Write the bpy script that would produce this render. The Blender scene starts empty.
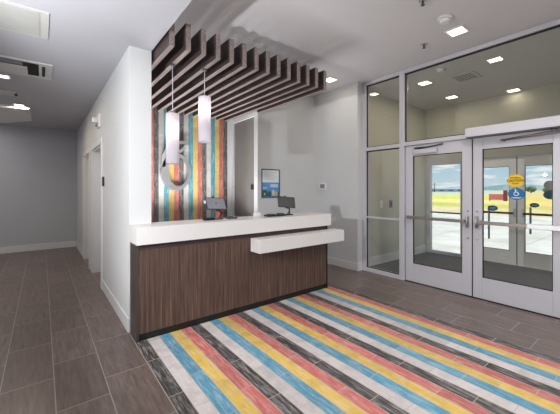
import bpy, bmesh, math, random
from mathutils import Vector, Matrix
random.seed(4)
sc = bpy.context.scene
C = sc.collection
PI = math.pi

# ------------------------------------------------------------------ materials
def s2l(c):
    c = c / 255.0
    return c / 12.92 if c <= 0.04045 else ((c + 0.055) / 1.055) ** 2.4
def rgb(r, g, b): return (s2l(r), s2l(g), s2l(b), 1.0)

class NT:
    """small node helper"""
    def __init__(s, name):
        s.m = bpy.data.materials.new(name); s.m.use_nodes = True
        s.t = s.m.node_tree; s.t.nodes.clear()
        s.out = s.t.nodes.new('ShaderNodeOutputMaterial')
    def n(s, typ, **kw):
        nd = s.t.nodes.new(typ)
        for k, v in kw.items(): setattr(nd, k, v)
        return nd
    def link(s, a, b): s.t.links.new(a, b)
    def val(s, sock, v):
        if hasattr(v, 'is_output'): s.link(v, sock)
        else: sock.default_value = v
    def math(s, op, a, b=0.0, c=None):
        nd = s.n('ShaderNodeMath', operation=op)
        s.val(nd.inputs[0], a); s.val(nd.inputs[1], b)
        if c is not None: s.val(nd.inputs[2], c)
        return nd.outputs[0]
    def pos(s):
        g = s.n('ShaderNodeNewGeometry'); sp = s.n('ShaderNodeSeparateXYZ')
        s.link(g.outputs['Position'], sp.inputs[0])
        return g.outputs['Position'], sp.outputs
    def obj(s):
        return s.n('ShaderNodeTexCoord').outputs['Object']
    def comb(s, x, y, z):
        nd = s.n('ShaderNodeCombineXYZ')
        for i, v in enumerate((x, y, z)): s.val(nd.inputs[i], v)
        return nd.outputs[0]
    def noise(s, vec, scale, detail=3.0, rough=0.55):
        nd = s.n('ShaderNodeTexNoise'); s.val(nd.inputs['Vector'], vec)
        nd.inputs['Scale'].default_value = scale; nd.inputs['Detail'].default_value = detail
        nd.inputs['Roughness'].default_value = rough
        return nd.outputs['Fac']
    def white(s, vec):
        nd = s.n('ShaderNodeTexWhiteNoise', noise_dimensions='3D'); s.val(nd.inputs['Vector'], vec)
        return nd.outputs['Value']
    def ramp(s, fac, stops, const=False):
        nd = s.n('ShaderNodeValToRGB'); cr = nd.color_ramp
        if const: cr.interpolation = 'CONSTANT'
        while len(cr.elements) < len(stops): cr.elements.new(0.5)
        for e, (p, c) in zip(cr.elements, stops): e.position = p; e.color = c
        s.link(fac, nd.inputs[0]); return nd.outputs[0]
    def mix(s, fac, a, b, blend='MIX'):
        nd = s.n('ShaderNodeMix', data_type='RGBA', blend_type=blend)
        s.val(nd.inputs[0], fac); s.val(nd.inputs[6], a); s.val(nd.inputs[7], b)
        return nd.outputs[2]
    def bsdf(s, color, rough=0.5, metal=0.0, spec=0.5, **kw):
        p = s.n('ShaderNodeBsdfPrincipled')
        s.val(p.inputs['Base Color'], color); s.val(p.inputs['Roughness'], rough)
        p.inputs['Metallic'].default_value = metal; p.inputs['Specular IOR Level'].default_value = spec
        for k, v in kw.items(): s.val(p.inputs[k], v)
        s.link(p.outputs[0], s.out.inputs[0]); return p
    def bump(s, p, h, strength=0.3, dist=0.002):
        b = s.n('ShaderNodeBump'); b.inputs['Strength'].default_value = strength
        b.inputs['Distance'].default_value = dist
        s.link(h, b.inputs['Height']); s.link(b.outputs[0], p.inputs['Normal'])

def paint(name, col, rough=0.55, metal=0.0, spec=0.4, var=0.05, scale=6.0):
    """a flat paint / plastic / metal with a little mottling"""
    t = NT(name); P = t.obj()
    f = t.noise(P, scale, 3)
    dark = tuple(c * (1 - var) for c in col[:3]) + (1,)
    lite = tuple(min(1, c * (1 + var)) for c in col[:3]) + (1,)
    t.bsdf(t.ramp(f, [(0.3, dark), (0.7, lite)]), rough, metal, spec)
    return t.m

def emit(name, col, strength):
    t = NT(name); e = t.n('ShaderNodeEmission')
    e.inputs[0].default_value = col; e.inputs[1].default_value = strength
    t.link(e.outputs[0], t.out.inputs[0]); return t.m

def tiles_mat(name, axes, x0, pitch, length, offs, grout_w, color_fn, grout, rough, grain=(60, 3)):
    """planks laid along the second axis; color_fn(t, idx, row, rnd, scratch) gives the colour"""
    t = NT(name); P, S = t.pos()
    a, b = S[axes[0]], S[axes[1]]
    u = t.math('DIVIDE', t.math('SUBTRACT', a, x0), pitch)
    idx = t.math('FLOOR', u); fu = t.math('FRACT', u)
    v = t.math('ADD', t.math('DIVIDE', b, length), t.math('MULTIPLY', idx, offs))
    v = t.math('ADD', v, 40.1); row = t.math('FLOOR', v); fv = t.math('FRACT', v)
    gu = t.math('LESS_THAN', t.math('MINIMUM', fu, t.math('SUBTRACT', 1.0, fu)), grout_w / pitch / 2)
    gv = t.math('LESS_THAN', t.math('MINIMUM', fv, t.math('SUBTRACT', 1.0, fv)), grout_w / length / 2)
    g = t.math('MAXIMUM', gu, gv)
    rnd = t.white(t.comb(idx, row, 3.0))
    # wood-like grain stretched along the plank and shifted tile by tile
    gvec = t.comb(t.math('MULTIPLY', a, grain[0]), t.math('MULTIPLY', b, grain[1]), t.math('MULTIPLY', rnd, 37.0))
    sc1 = t.noise(gvec, 1.0, 6, 0.7)
    col = color_fn(t, idx, row, rnd, sc1, P)
    col = t.mix(g, col, grout)
    p = t.bsdf(col, rough, 0, 0.4)
    t.bump(p, t.math('SUBTRACT', t.math('MULTIPLY', sc1, 0.3), g), 0.25, 0.003)
    return t.m

BLACK, WHITE, BLUE, YELLOW, RED = rgb(62, 58, 58), rgb(205, 196, 194), rgb(84, 152, 180), rgb(222, 184, 84), rgb(200, 104, 98)
def stripe_fn(t, idx, row, rnd, scr, P, pal=(BLACK, WHITE, BLUE, YELLOW, RED)):
    k = t.math('FRACT', t.math('ADD', t.math('DIVIDE', idx, 5.0), 0.02 + 4))
    base = t.ramp(k, [(i / 5, c) for i, c in enumerate(pal)], True)
    lite = t.mix(0.5, base, rgb(225, 220, 215))
    dark = t.mix(0.45, base, rgb(50, 46, 46))
    col = t.mix(t.ramp(scr, [(0.46, (0, 0, 0, 1)), (0.68, (1, 1, 1, 1))]), base, lite)
    big = t.noise(P, 9, 4)
    col = t.mix(t.math('MULTIPLY', t.ramp(big, [(0.35, (1, 1, 1, 1)), (0.55, (0, 0, 0, 1))]), 0.35), col, dark)
    return t.mix(t.math('MULTIPLY', rnd, 0.22), col, rgb(60, 56, 54))
def brown_fn(lo, hi):
    def fn(t, idx, row, rnd, scr, P):
        col = t.ramp(scr, [(0.3, lo), (0.7, hi)])
        cross = t.noise(t.comb(t.math('MULTIPLY', t.pos()[1][0], 8), t.math('MULTIPLY', t.pos()[1][1], 45), rnd), 1.0, 4)
        col = t.mix(t.math('MULTIPLY', cross, 0.25), col, hi)
        return t.mix(t.math('MULTIPLY', rnd, 0.45), col, lo)
    return fn

M = {}
M['floor_brown'] = tiles_mat('brown_wood_look_tile', (0, 1), 0.385, 0.3115, 0.69, 0.675, 0.007,
                             brown_fn(rgb(78, 66, 62), rgb(134, 118, 111)), rgb(150, 140, 132), 0.3, (38, 4))
M['floor_stripe'] = tiles_mat('striped_colour_tile', (0, 1), 0.697, 0.1082, 0.555, 0.36, 0.005,
                              stripe_fn, rgb(178, 168, 160), 0.4, (70, 6))
def wall_stripe(t, idx, row, rnd, scr, P):
    return stripe_fn(t, idx, row, rnd, scr, P, (rgb(84, 80, 78), rgb(208, 206, 200), rgb(76, 158, 172), rgb(226, 190, 100), rgb(206, 108, 92)))
M['wall_stripe'] = tiles_mat('striped_wall_tile', (0, 2), 1.516, 0.0892, 0.44, 0.37, 0.0035,
                             wall_stripe, rgb(165, 158, 150), 0.45, (70, 6))
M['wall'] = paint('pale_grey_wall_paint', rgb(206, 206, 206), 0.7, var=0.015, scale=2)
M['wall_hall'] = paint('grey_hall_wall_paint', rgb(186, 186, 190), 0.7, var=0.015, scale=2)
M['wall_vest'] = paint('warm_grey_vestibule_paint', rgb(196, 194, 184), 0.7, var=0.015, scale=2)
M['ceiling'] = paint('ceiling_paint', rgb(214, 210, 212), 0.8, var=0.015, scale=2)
M['ceiling_hall'] = paint('hall_ceiling_paint_dimmed', rgb(186, 185, 191), 0.8, var=0.015, scale=2)  # darkened in colour to hold down the flash's bright spot
M['trim'] = paint('white_trim_paint', rgb(216, 214, 214), 0.45, var=0.01)
M['quartz'] = paint('white_quartz', rgb(222, 218, 216), 0.3, var=0.01, scale=40)
M['frame'] = paint('pale_anodised_frame', rgb(194, 192, 198), 0.4, 0.0, 0.5, var=0.015)
M['frame_outer_lit'] = paint('outer_door_frame_lit', rgb(232, 230, 230), 0.4, var=0.015)  # same anodised frame, lightened in colour to lift its backlit shade
M['gasket'] = paint('black_gasket', rgb(28, 26, 27), 0.6)
M['black'] = paint('black_plastic', rgb(30, 29, 30), 0.45)
M['dark_grey'] = paint('dark_grey_plastic', rgb(72, 71, 74), 0.4)
M['slate'] = paint('slate_tablet_back', rgb(128, 128, 137), 0.4)
M['screen'] = paint('dark_tablet_screen', rgb(64, 62, 62), 0.25)
M['chrome'] = paint('brushed_steel', rgb(196, 196, 198), 0.28, 0.9)
M['bronze'] = paint('brushed_bronze_bar', rgb(150, 140, 132), 0.35, 0.75)
M['bright_bar'] = paint('bright_steel_bar', rgb(232, 230, 232), 0.3, 0.6)
M['white_plastic'] = paint('white_plastic', rgb(225, 224, 224), 0.4, var=0.01)
M['vent_white'] = paint('vent_enamel', rgb(200, 198, 196), 0.5)
M['access'] = paint('access_panel_grey', rgb(186, 186, 182), 0.6)
M['door_grey'] = paint('grey_door_laminate', rgb(124, 121, 119), 0.4, 0.1, var=0.04, scale=1.5)
M['toe'] = paint('black_toe_kick', rgb(22, 20, 20), 0.5)
M['desk_end'] = paint('dark_desk_end', rgb(66, 57, 53), 0.4, var=0.1)
M['reveal_shade'] = paint('brown_reveal_shade', rgb(62, 46, 42), 0.5, var=0.1)  # dark tone paints in the shadow under the counter
M['cable'] = paint('pale_cable', rgb(205, 205, 208), 0.5)
M['carpet'] = paint('dark_grey_mat', rgb(108, 107, 107), 0.95, var=0.25, scale=60)
M['pole'] = paint('weathered_pole', rgb(120, 122, 128), 0.7)
M['outer_green'] = paint('grey_green_pull', rgb(128, 148, 142), 0.4)

def wood(name, c0, c1, c2, axis, rough=0.45, fine=150, strength=0.3):
    t = NT(name); P, S = t.pos()
    other = [i for i in range(3) if i != axis]
    sc = [0, 0, 0]; sc[axis] = 2.2
    for i in other: sc[i] = fine
    vec = t.comb(*[t.math('MULTIPLY', S[i], sc[i]) for i in range(3)])
    f = t.noise(vec, 1.0, 5, 0.7)
    vec2 = t.comb(*[t.math('MULTIPLY', S[i], sc[i] * 0.16) for i in range(3)])
    g = t.noise(vec2, 1.0, 4, 0.6)
    col = t.ramp(f, [(0.32, c0), (0.5, c1), (0.7, c2)])
    col = t.mix(t.math('MULTIPLY', t.ramp(g, [(0.35, (1, 1, 1, 1)), (0.65, (0, 0, 0, 1))]), 0.45), col, c0)
    p = t.bsdf(col, rough, 0, 0.4); t.bump(p, f, strength, 0.002)
    return t.m
M['desk_wood'] = wood('ribbed_walnut_veneer', rgb(56, 39, 33), rgb(90, 69, 59), rgb(134, 110, 98), 2, 0.35)
M['slat_lit'] = wood('walnut_slat_edge_lit', rgb(104, 92, 90), rgb(146, 132, 128), rgb(178, 166, 162), 1, 0.5, 90)  # bottom and end faces: the light on them is painted in
M['slat_shade'] = wood('walnut_slat_side_shaded', rgb(52, 42, 40), rgb(70, 58, 55), rgb(92, 78, 75), 1, 0.5, 90)  # sides are the same wood with their shade painted in

def glass(name, tint, base=0.045, extra=0.6):
    t = NT(name); lw = t.n('ShaderNodeLayerWeight'); lw.inputs[0].default_value = 0.5
    f = t.math('MULTIPLY_ADD', t.math('POWER', lw.outputs['Facing'], 5.0), extra, base)
    tr = t.n('ShaderNodeBsdfTransparent'); tr.inputs[0].default_value = tint
    gl = t.n('ShaderNodeBsdfGlossy'); gl.inputs['Roughness'].default_value = 0.0
    mx = t.n('ShaderNodeMixShader'); t.link(f, mx.inputs[0])
    t.link(tr.outputs[0], mx.inputs[1]); t.link(gl.outputs[0], mx.inputs[2])
    t.link(mx.outputs[0], t.out.inputs[0]); return t.m
M['glass'] = glass('clear_door_glass', (0.93, 0.95, 0.93, 1))
M['glass_green'] = glass('tinted_upper_glass', (0.84, 0.85, 0.80, 1), 0.06)

t = NT('pendant_shade_glass')
d_ = t.n('ShaderNodeBsdfDiffuse'); d_.inputs[0].default_value = (0.60, 0.57, 0.66, 1)
tl = t.n('ShaderNodeBsdfTranslucent'); tl.inputs[0].default_value = (0.95, 0.9, 0.9, 1)
mx = t.n('ShaderNodeMixShader'); mx.inputs[0].default_value = 0.5
t.link(d_.outputs[0], mx.inputs[1]); t.link(tl.outputs[0], mx.inputs[2]); t.link(mx.outputs[0], t.out.inputs[0])
M['shade'] = t.m

t = NT('pale_concrete'); P, S = t.pos()
c = t.ramp(t.noise(P, 0.9, 5), [(0.3, rgb(176, 172, 166)), (0.7, rgb(204, 201, 197))])
jl = t.math('LESS_THAN', t.math('FRACT', t.math('DIVIDE', S[0], 2.4)), 0.012)
j2 = t.math('LESS_THAN', t.math('FRACT', t.math('DIVIDE', S[1], 2.4)), 0.012)
t.bsdf(t.mix(t.math('MULTIPLY', t.math('MAXIMUM', jl, j2), 0.6), c, rgb(120, 118, 114)), 0.9, 0, 0.2); M['concrete'] = t.m

t = NT('grass_field'); P, S = t.pos()
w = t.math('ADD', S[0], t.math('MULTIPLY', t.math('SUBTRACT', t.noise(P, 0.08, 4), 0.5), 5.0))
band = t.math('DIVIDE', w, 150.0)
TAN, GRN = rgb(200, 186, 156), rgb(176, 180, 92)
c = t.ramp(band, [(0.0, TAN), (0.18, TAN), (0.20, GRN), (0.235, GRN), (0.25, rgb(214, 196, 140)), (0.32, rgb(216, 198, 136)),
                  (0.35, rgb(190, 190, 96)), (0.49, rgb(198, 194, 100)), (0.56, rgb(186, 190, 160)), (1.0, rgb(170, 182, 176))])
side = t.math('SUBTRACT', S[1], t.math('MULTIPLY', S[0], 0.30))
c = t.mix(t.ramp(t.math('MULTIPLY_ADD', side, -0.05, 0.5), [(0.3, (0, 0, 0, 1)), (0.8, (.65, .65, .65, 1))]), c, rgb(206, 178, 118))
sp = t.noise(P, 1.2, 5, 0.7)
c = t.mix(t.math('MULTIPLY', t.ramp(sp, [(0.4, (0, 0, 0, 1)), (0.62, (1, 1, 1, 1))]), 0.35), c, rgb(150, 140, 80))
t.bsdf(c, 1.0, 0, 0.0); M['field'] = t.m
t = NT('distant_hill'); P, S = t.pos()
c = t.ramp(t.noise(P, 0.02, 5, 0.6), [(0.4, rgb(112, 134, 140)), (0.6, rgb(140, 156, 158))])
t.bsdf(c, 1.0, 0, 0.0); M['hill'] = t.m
M['leaf'] = paint('far_tree_foliage', rgb(96, 118, 96), 1.0, var=0.35, scale=1.0)
M['trunk'] = paint('tree_trunk', rgb(92, 80, 66), 1.0)
M['far_wall'] = paint('pale_far_building', rgb(196, 204, 216), 0.8)
M['far_roof'] = paint('far_building_roof', rgb(140, 152, 172), 0.8)
M['far_window'] = paint('far_building_window', rgb(104, 118, 140), 0.5)
M['sign_pink'] = paint('faded_pink_sign', rgb(206, 112, 120), 0.7)
M['sign_red'] = paint('maroon_sign_post', rgb(120, 52, 70), 0.7)
M['st_yellow'] = paint('yellow_sticker', rgb(226, 186, 26), 0.5)
M['st_blue'] = paint('blue_sticker', rgb(6, 100, 150), 0.5)
M['st_navy'] = paint('muted_blue_sticker', rgb(70, 108, 136), 0.5)
M['st_white'] = paint('white_sticker_print', rgb(225, 232, 236), 0.5)
M['st_grey'] = paint('grey_sticker_back', rgb(176, 182, 184), 0.5)
M['ink'] = paint('black_ink', rgb(34, 26, 16), 0.6)
M['paper'] = paint('white_paper', rgb(224, 228, 232), 0.6)
M['p_sky'] = paint('print_sky_blue', rgb(96, 150, 204), 0.5, var=0.15, scale=9)
M['p_sea'] = paint('print_deep_blue', rgb(44, 92, 140), 0.5)
M['p_green'] = paint('print_green', rgb(52, 92, 74), 0.5)
M['p_sand'] = paint('print_sand', rgb(198, 178, 120), 0.5)
M['p_cloud'] = paint('print_pale_cloud', rgb(196, 206, 220), 0.5)
M['lamp'] = emit('warm_lamp_diffuser', (1.0, 0.88, 0.68, 1), 6.0)
M['lamp_cool'] = emit('cool_lamp_diffuser', (1.0, 0.95, 0.9, 1), 6.0)
M['red_led'] = paint('orange_card', rgb(206, 92, 58), 0.5)

# ------------------------------------------------------------------ mesh helpers
class B:
    def __init__(s): s.bm = bmesh.new(); s.mi = 0
    def box(s, x0, x1, y0, y1, z0, z1, bev=0.0):
        r = bmesh.ops.create_cube(s.bm, size=1.0)
        vs = r['verts']
        for v in vs:
            v.co = Vector(((x0 + x1) / 2 + v.co.x * (x1 - x0), (y0 + y1) / 2 + v.co.y * (y1 - y0), (z0 + z1) / 2 + v.co.z * (z1 - z0)))
        fs = {f for v in vs for f in v.link_faces}
        for f in fs: f.material_index = s.mi
        if bev > 0:
            es = list({e for v in vs for e in v.link_edges})
            bmesh.ops.bevel(s.bm, geom=es, offset=bev, segments=2, affect='EDGES', profile=0.6)
        return s
    def quad(s, *pts):
        f = s.bm.faces.new([s.bm.verts.new(p) for p in pts]); f.material_index = s.mi; return s
    def prism(s, pts, d):
        """polygon of 3-D points extruded by vector d"""
        a = [s.bm.verts.new(p) for p in pts]; b = [s.bm.verts.new(Vector(p) + Vector(d)) for p in pts]
        n = len(pts); fs = [s.bm.faces.new(a[::-1]), s.bm.faces.new(b)]
        for i in range(n): fs.append(s.bm.faces.new((a[i], a[(i + 1) % n], b[(i + 1) % n], b[i])))
        for f in fs: f.material_index = s.mi
        return s
    def tube(s, p0, p1, r0, r1=None, seg=16, caps=True):
        r1 = r0 if r1 is None else r1
        p0, p1 = Vector(p0), Vector(p1); d = (p1 - p0).normalized()
        q = d.to_track_quat('Z', 'Y').to_matrix()
        A = []; Bv = []
        for i in range(seg):
            a = 2 * PI * i / seg; o = q @ Vector((math.cos(a), math.sin(a), 0))
            A.append(s.bm.verts.new(p0 + o * r0)); Bv.append(s.bm.verts.new(p1 + o * r1))
        fs = []
        for i in range(seg):
            f = s.bm.faces.new((A[i], A[(i + 1) % seg], Bv[(i + 1) % seg], Bv[i])); f.smooth = True; fs.append(f)
        if caps: fs += [s.bm.faces.new(A[::-1]), s.bm.faces.new(Bv)]
        for f in fs: f.material_index = s.mi
        return s
    def path(s, pts, r, seg=10):
        for a, b in zip(pts, pts[1:]): s.tube(a, b, r, seg=seg)
        return s
    def ell(s, c, u, v, ru, rv, d, seg=32):
        """elliptic plate: centre, two axes, radii, extrusion"""
        c, u, v = Vector(c), Vector(u), Vector(v)
        return s.prism([c + u * ru * math.cos(2 * PI * i / seg) + v * rv * math.sin(2 * PI * i / seg) for i in range(seg)], d)
    def sweep(s, pts, w, d, nrm):
        """ribbon of rectangular section along pts (in a plane of normal nrm), width list w, depth d"""
        nrm = Vector(nrm); L = []; 
        for i, p in enumerate(pts):
            a = Vector(pts[max(0, i - 1)]); b = Vector(pts[min(len(pts) - 1, i + 1)])
            side = (b - a).normalized().cross(nrm) * (w[i] / 2)
            L.append([s.bm.verts.new(Vector(p) + k) for k in (side, -side, -side + nrm * d, side + nrm * d)])
        for a, b in zip(L, L[1:]):
            for k in range(4):
                f = s.bm.faces.new((a[k], a[(k + 1) % 4], b[(k + 1) % 4], b[k])); f.material_index = s.mi
        s.bm.faces.new(L[0][::-1]); s.bm.faces.new(L[-1])
        return s
    def build(s, name, mats, parent=None, smooth=False):
        bmesh.ops.recalc_face_normals(s.bm, faces=s.bm.faces[:])
        me = bpy.data.meshes.new(name)
        if parent is not None:
            bmesh.ops.translate(s.bm, verts=s.bm.verts[:], vec=-world_loc(parent))
        s.bm.to_mesh(me); s.bm.free()
        for m in (mats if isinstance(mats, (list, tuple)) else [mats]): me.materials.append(M[m] if isinstance(m, str) else m)
        o = bpy.data.objects.new(name, me); C.objects.link(o)
        if parent is not None: o.parent = parent
        if smooth:
            for p in me.polygons: p.use_smooth = True
        return o
def world_loc(o):
    v = Vector(o.location)
    while o.parent: o = o.parent; v += Vector(o.location)
    return v
def thing(name, label, cat, loc, group=None):
    o = bpy.data.objects.new(name, None); C.objects.link(o); o.location = loc; o.empty_display_size = 0.1
    o['label'] = label; o['category'] = cat
    if group: o['group'] = group
    return o
def tag(o, label, cat, group=None):
    o['label'] = label; o['category'] = cat
    if group: o['group'] = group
    return o
def struct(name, b, mats, label=None):
    o = b.build(name, mats); o['kind'] = 'structure'
    if label: o['label'] = label
    return o
def struct_root(name, loc, label=None):
    o = bpy.data.objects.new(name, None); C.objects.link(o); o.location = loc; o['kind'] = 'structure'; o.empty_display_size = 0.1
    if label: o['label'] = label
    return o
def dup(root, loc, label=None, group=None):
    r = root.copy(); C.objects.link(r); r.location = loc
    if label: r['label'] = label
    if group: r['group'] = group
    for ch in list(root.children):
        c = ch.copy(); C.objects.link(c); c.parent = r
        for g in ch.children:
            d = g.copy(); C.objects.link(d); d.parent = c
    return r
def lamp(name, kind, loc, energy, color=(1, 1, 1), parent=None, **kw):
    l = bpy.data.lights.new(name, kind); l.energy = energy; l.color = color
    for k, v in kw.items(): setattr(l, k, v)
    o = bpy.data.objects.new(name, l); C.objects.link(o)
    if parent is not None: o.parent = parent; o.location = Vector(loc) - world_loc(parent)
    else: o.location = loc
    return o
def text_part(body, name, mat, parent, centre, size, mtx):
    cu = bpy.data.curves.new(name, 'FONT'); cu.body = body; cu.size = size; cu.align_x = 'CENTER'; cu.align_y = 'CENTER'
    cu.extrude = 0.0006; cu.offset = size * 0.02
    tmp = bpy.data.objects.new(name, cu); C.objects.link(tmp)
    dg = bpy.context.evaluated_depsgraph_get(); me = bpy.data.meshes.new_from_object(tmp.evaluated_get(dg))
    bpy.data.objects.remove(tmp)
    me.transform(mtx.to_4x4()); me.transform(Matrix.Translation(Vector(centre) - world_loc(parent)))
    me.materials.clear(); me.materials.append(M[mat])
    o = bpy.data.objects.new(name, me); C.objects.link(o); o.parent = parent
    return o
# text that reads correctly when seen from -x: right is -y, up is +z
MX = Matrix(((0, 0, -1), (-1, 0, 0), (0, 1, 0)))

# ------------------------------------------------------------------ dimensions
HX = 0.70          # hall wall face
WT = 0.215
YE = 3.39          # end of the hall wall (pillar)
ZH, ZL = 2.92, 3.37
ZV = 3.29
XD = 4.55          # storefront plane
XO = 7.05          # outer storefront plane
YB = 5.50          # tiled back wall
XS, YS = 3.03, 4.53
XR = 4.42          # wall right of the desk
YV = 3.50          # vestibule left wall
YV2 = -0.25        # vestibule right wall
SX0, SX1 = 0.697, 0.697 + 26 * 0.1082

# ------------------------------------------------------------------ setting
b = B(); b.mi = 0
b.quad((-1.8, -5, 0), (SX0, -5, 0), (SX0, 9.4, 0), (-1.8, 9.4, 0))
b.quad((SX1, -5, 0), (XD + .06, -5, 0), (XD + .06, YB, 0), (SX1, YB, 0))
b.quad((SX0, 3.3, 0), (SX1, 3.3, 0), (SX1, 9.4, 0), (SX0, 9.4, 0))
b.mi = 1
b.quad((SX0, -5, 0), (SX1, -5, 0), (SX1, 3.3, 0), (SX0, 3.3, 0))
struct('floor', b, ['floor_brown', 'floor_stripe'])
struct('floor_vestibule', B().box(XD + .06, XO + .08, YV2, YV, -0.06, -0.002), 'carpet')
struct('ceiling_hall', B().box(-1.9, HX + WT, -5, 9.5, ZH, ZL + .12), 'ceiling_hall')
struct('ceiling', B().box(HX + WT, XD + .05, -5, YB + .1, ZL, ZL + .12), 'ceiling')
struct('ceiling_vestibule', B().box(XD + .05, XO + .15, YV2 - .1, YV + .1, ZV, ZL + .12), 'ceiling')

# hall wall with two door openings
D1, D2 = (5.17, 6.20), (6.62, 7.55)
b = B()
b.box(HX, HX + WT, YE, D1[0], 0, ZH)
b.box(HX, HX + WT, D1[0], D1[1], 2.13, ZH)
b.box(HX, HX + WT, D1[1], D2[0], 0, ZH)
b.box(HX, HX + WT, D2[0], D2[1], 2.13, ZH)
b.box(HX, HX + WT, D2[1], 9.3, 0, ZH)
struct('wall_hall_right', b, 'wall')
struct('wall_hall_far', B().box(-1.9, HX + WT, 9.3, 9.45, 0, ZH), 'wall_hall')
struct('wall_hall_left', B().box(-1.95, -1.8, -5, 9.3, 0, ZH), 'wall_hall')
b = B()
b.box(HX - .014, HX, YE, D1[0] - .09, 0, 0.14, .003)
b.box(HX - .014, HX, D2[1] + .09, 9.3, 0, 0.14, .003)
b.box(HX - .014, HX, D1[1] + .09, D2[0] - .09, 0, 0.14, .003)
struct('baseboard_hall_right', b, 'trim')
struct('baseboard_hall_far', B().box(-1.8, HX - .014, 9.286, 9.3, 0, 0.15, .003), 'trim')
for n, (a, c) in ((4, D1), (5, D2)):
    r = struct_root('door_%d' % n, (HX, (a + c) / 2, 0))
    f = B()
    for y0, y1 in ((a - .085, a), (c, c + .085)): f.box(HX - .022, HX + .0, y0, y1, 0, 2.13, .004)
    f.box(HX - .022, HX, a - .085, c + .085, 2.13, 2.215, .004)
    f.build('casing', 'trim', r)
    f = B().box(HX, HX + WT, a, a + .025, 0, 2.13).box(HX, HX + WT, c - .025, c, 0, 2.13).box(HX, HX + WT, a + .025, c - .025, 2.105, 2.13)
    f.build('jamb', 'trim', r)
    B().box(HX + WT - .045, HX + WT, a + .025, c - .025, 0.01, 2.105, .003).build('door_leaf', 'trim', r)
    h = B().tube((HX + WT - .045, a + .09, 1.0), (HX + WT - .075, a + .09, 1.0), .027).tube((HX + WT - .085, a + .09, 1.0), (HX + WT - .085, a + .2, 1.0), .010)
    h.build('door_handle', 'chrome', r)

# reception back wall, tiled, and the walls to its right
struct('wall_back', B().box(HX + WT, 2.945, YB, YB + .1, 0, ZL), 'wall_stripe')
struct('trim_1', B().box(2.945, XS, YB - .02, YB + .1, 0, ZL), 'trim')
struct('wall_alcove', B().box(XS, XR, YS, YS + .12, 0, ZL), 'wall')
b = B(); b.box(XS, XS + .12, YS + .12, YB + .1, 2.78, ZL).box(XS, XS + .12, YB - .09, YB + .1, 0, 2.78)
b.box(XS + .1, XS + .12, YS + .12, YB - .09, 0, 2.78)
struct('wall_alcove_side', b, 'wall')
r = struct_root('door_3', (XS, 4.98, 0))
B().box(XS + .03, XS + .07, YS + .121, YB - .09, 0.01, 2.78, .003).build('door_leaf', 'door_grey', r)
pl = B().box(XS + .012, XS + .03, 4.69, 4.78, 1.45, 1.545, .004); pl.build('latch_plate', 'black', r)
struct('wall_right', B().box(XR, XD + .1, 3.425, YS + .12, 0, ZL), 'wall')
b = B().box(XR - .014, XR, 3.425, YS, 0, .14, .003).box(XR - .014, XD - .01, 3.411, 3.425, 0, .14, .003)
struct('baseboard_right', b, 'trim')
struct('baseboard_alcove', B().box(XS, XR - .014, YS - .014, YS, 0, .14, .003), 'trim')

# vestibule shell
struct('wall_vestibule_left', B().box(XD + .1, XO + .1, YV, YV + .12, 0, ZL), 'wall_vest')
struct('baseboard_vestibule_left', B().box(XD + .11, XO - .05, YV - .014, YV, 0, .16, .003), 'trim')
struct('wall_vestibule_right', B().box(XD, XO + .1, YV2 - .12, YV2, 0, ZL), 'wall_vest')
struct('wall_front_right', B().box(XD, XD + .12, -5, YV2 - .12, 0, ZL), 'wall')
struct('wall_outer_header', B().box(XO, XO + .15, YV2, YV, 2.14, ZL), 'wall_vest')
struct('trim_2', B().box(XO - .03, XO, YV2, YV, 2.30, 2.335, .004), 'trim')

# ---- inner storefront
F0, F1 = XD, XD + .11
jy = [3.43, 3.345, 2.70, 2.615]
r = struct_root('window_1', (XD, 3.0, 0), 'pale metal storefront frame with tall side glazing left of the doors')
f = B()
f.box(F0, F1, 3.345, 3.425, 0, 3.365, .004)
f.build('frame_post', 'frame', r)
B().box(F0, F1, 2.615, 2.70, 0, 3.365, .004).build('frame_post', 'frame', r)
B().box(F0, F1, 2.70, 3.345, 3.305, 3.365, .004).build('frame_rail', 'frame', r)
B().box(F0, F1, 2.70, 3.345, 2.135, 2.195, .004).build('frame_rail', 'frame', r)
B().box(F0, F1, 2.70, 3.345, 0, .065, .004).build('frame_rail', 'frame', r)
B().box(F0 + .02, F1 - .02, 2.70, 3.345, .945, .975, .003).build('middle_rail', 'frame', r)
g = B()
for y0, y1, z0, z1 in ((2.70, 3.345, 2.195, 3.305), (2.70, 3.345, .065, 2.135)):
    q = .012
    g.box(F0 + .03, F0 + .05, y0, y0 + q, z0, z1).box(F0 + .03, F0 + .05, y1 - q, y1, z0, z1)
    g.box(F0 + .03, F0 + .05, y0, y1, z0, z0 + q).box(F0 + .03, F0 + .05, y0, y1, z1 - q - .006, z1)
g.build('gasket', 'gasket', r)
xg = XD + .055
B().quad((xg, 2.70, 2.195), (xg, 3.345, 2.195), (xg, 3.345, 3.305), (xg, 2.70, 3.305)).build('glass_pane', 'glass_green', r)
B().quad((xg, 2.70, .065), (xg, 3.345, .065), (xg, 3.345, 2.135), (xg, 2.70, 2.135)).build('glass_pane', 'glass', r)

r = struct_root('window_2', (XD, 1.65, 2.14), 'wide glazing above the double doors')
B().box(F0, F1, .60, 2.615, 3.305, 3.365, .004).build('frame_rail', 'frame', r)
B().box(F0, F1, .60, 2.615, 2.145, 2.205, .004).build('frame_rail', 'frame', r)
g = B(); y0, y1, z0, z1, q = .69, 2.615, 2.205, 3.305, .014
g.box(F0 + .03, F0 + .05, y0, y0 + q, z0, z1).box(F0 + .03, F0 + .05, y1 - q, y1, z0, z1)
g.box(F0 + .03, F0 + .05, y0, y1, z0, z0 + q).box(F0 + .03, F0 + .05, y0, y1, z1 - q - .006, z1)
g.build('gasket', 'gasket', r)
B().quad((xg, .69, 2.205), (xg, 2.615, 2.205), (xg, 2.615, 3.305), (xg, .69, 3.305)).build('glass_pane', 'glass_green', r)

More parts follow.
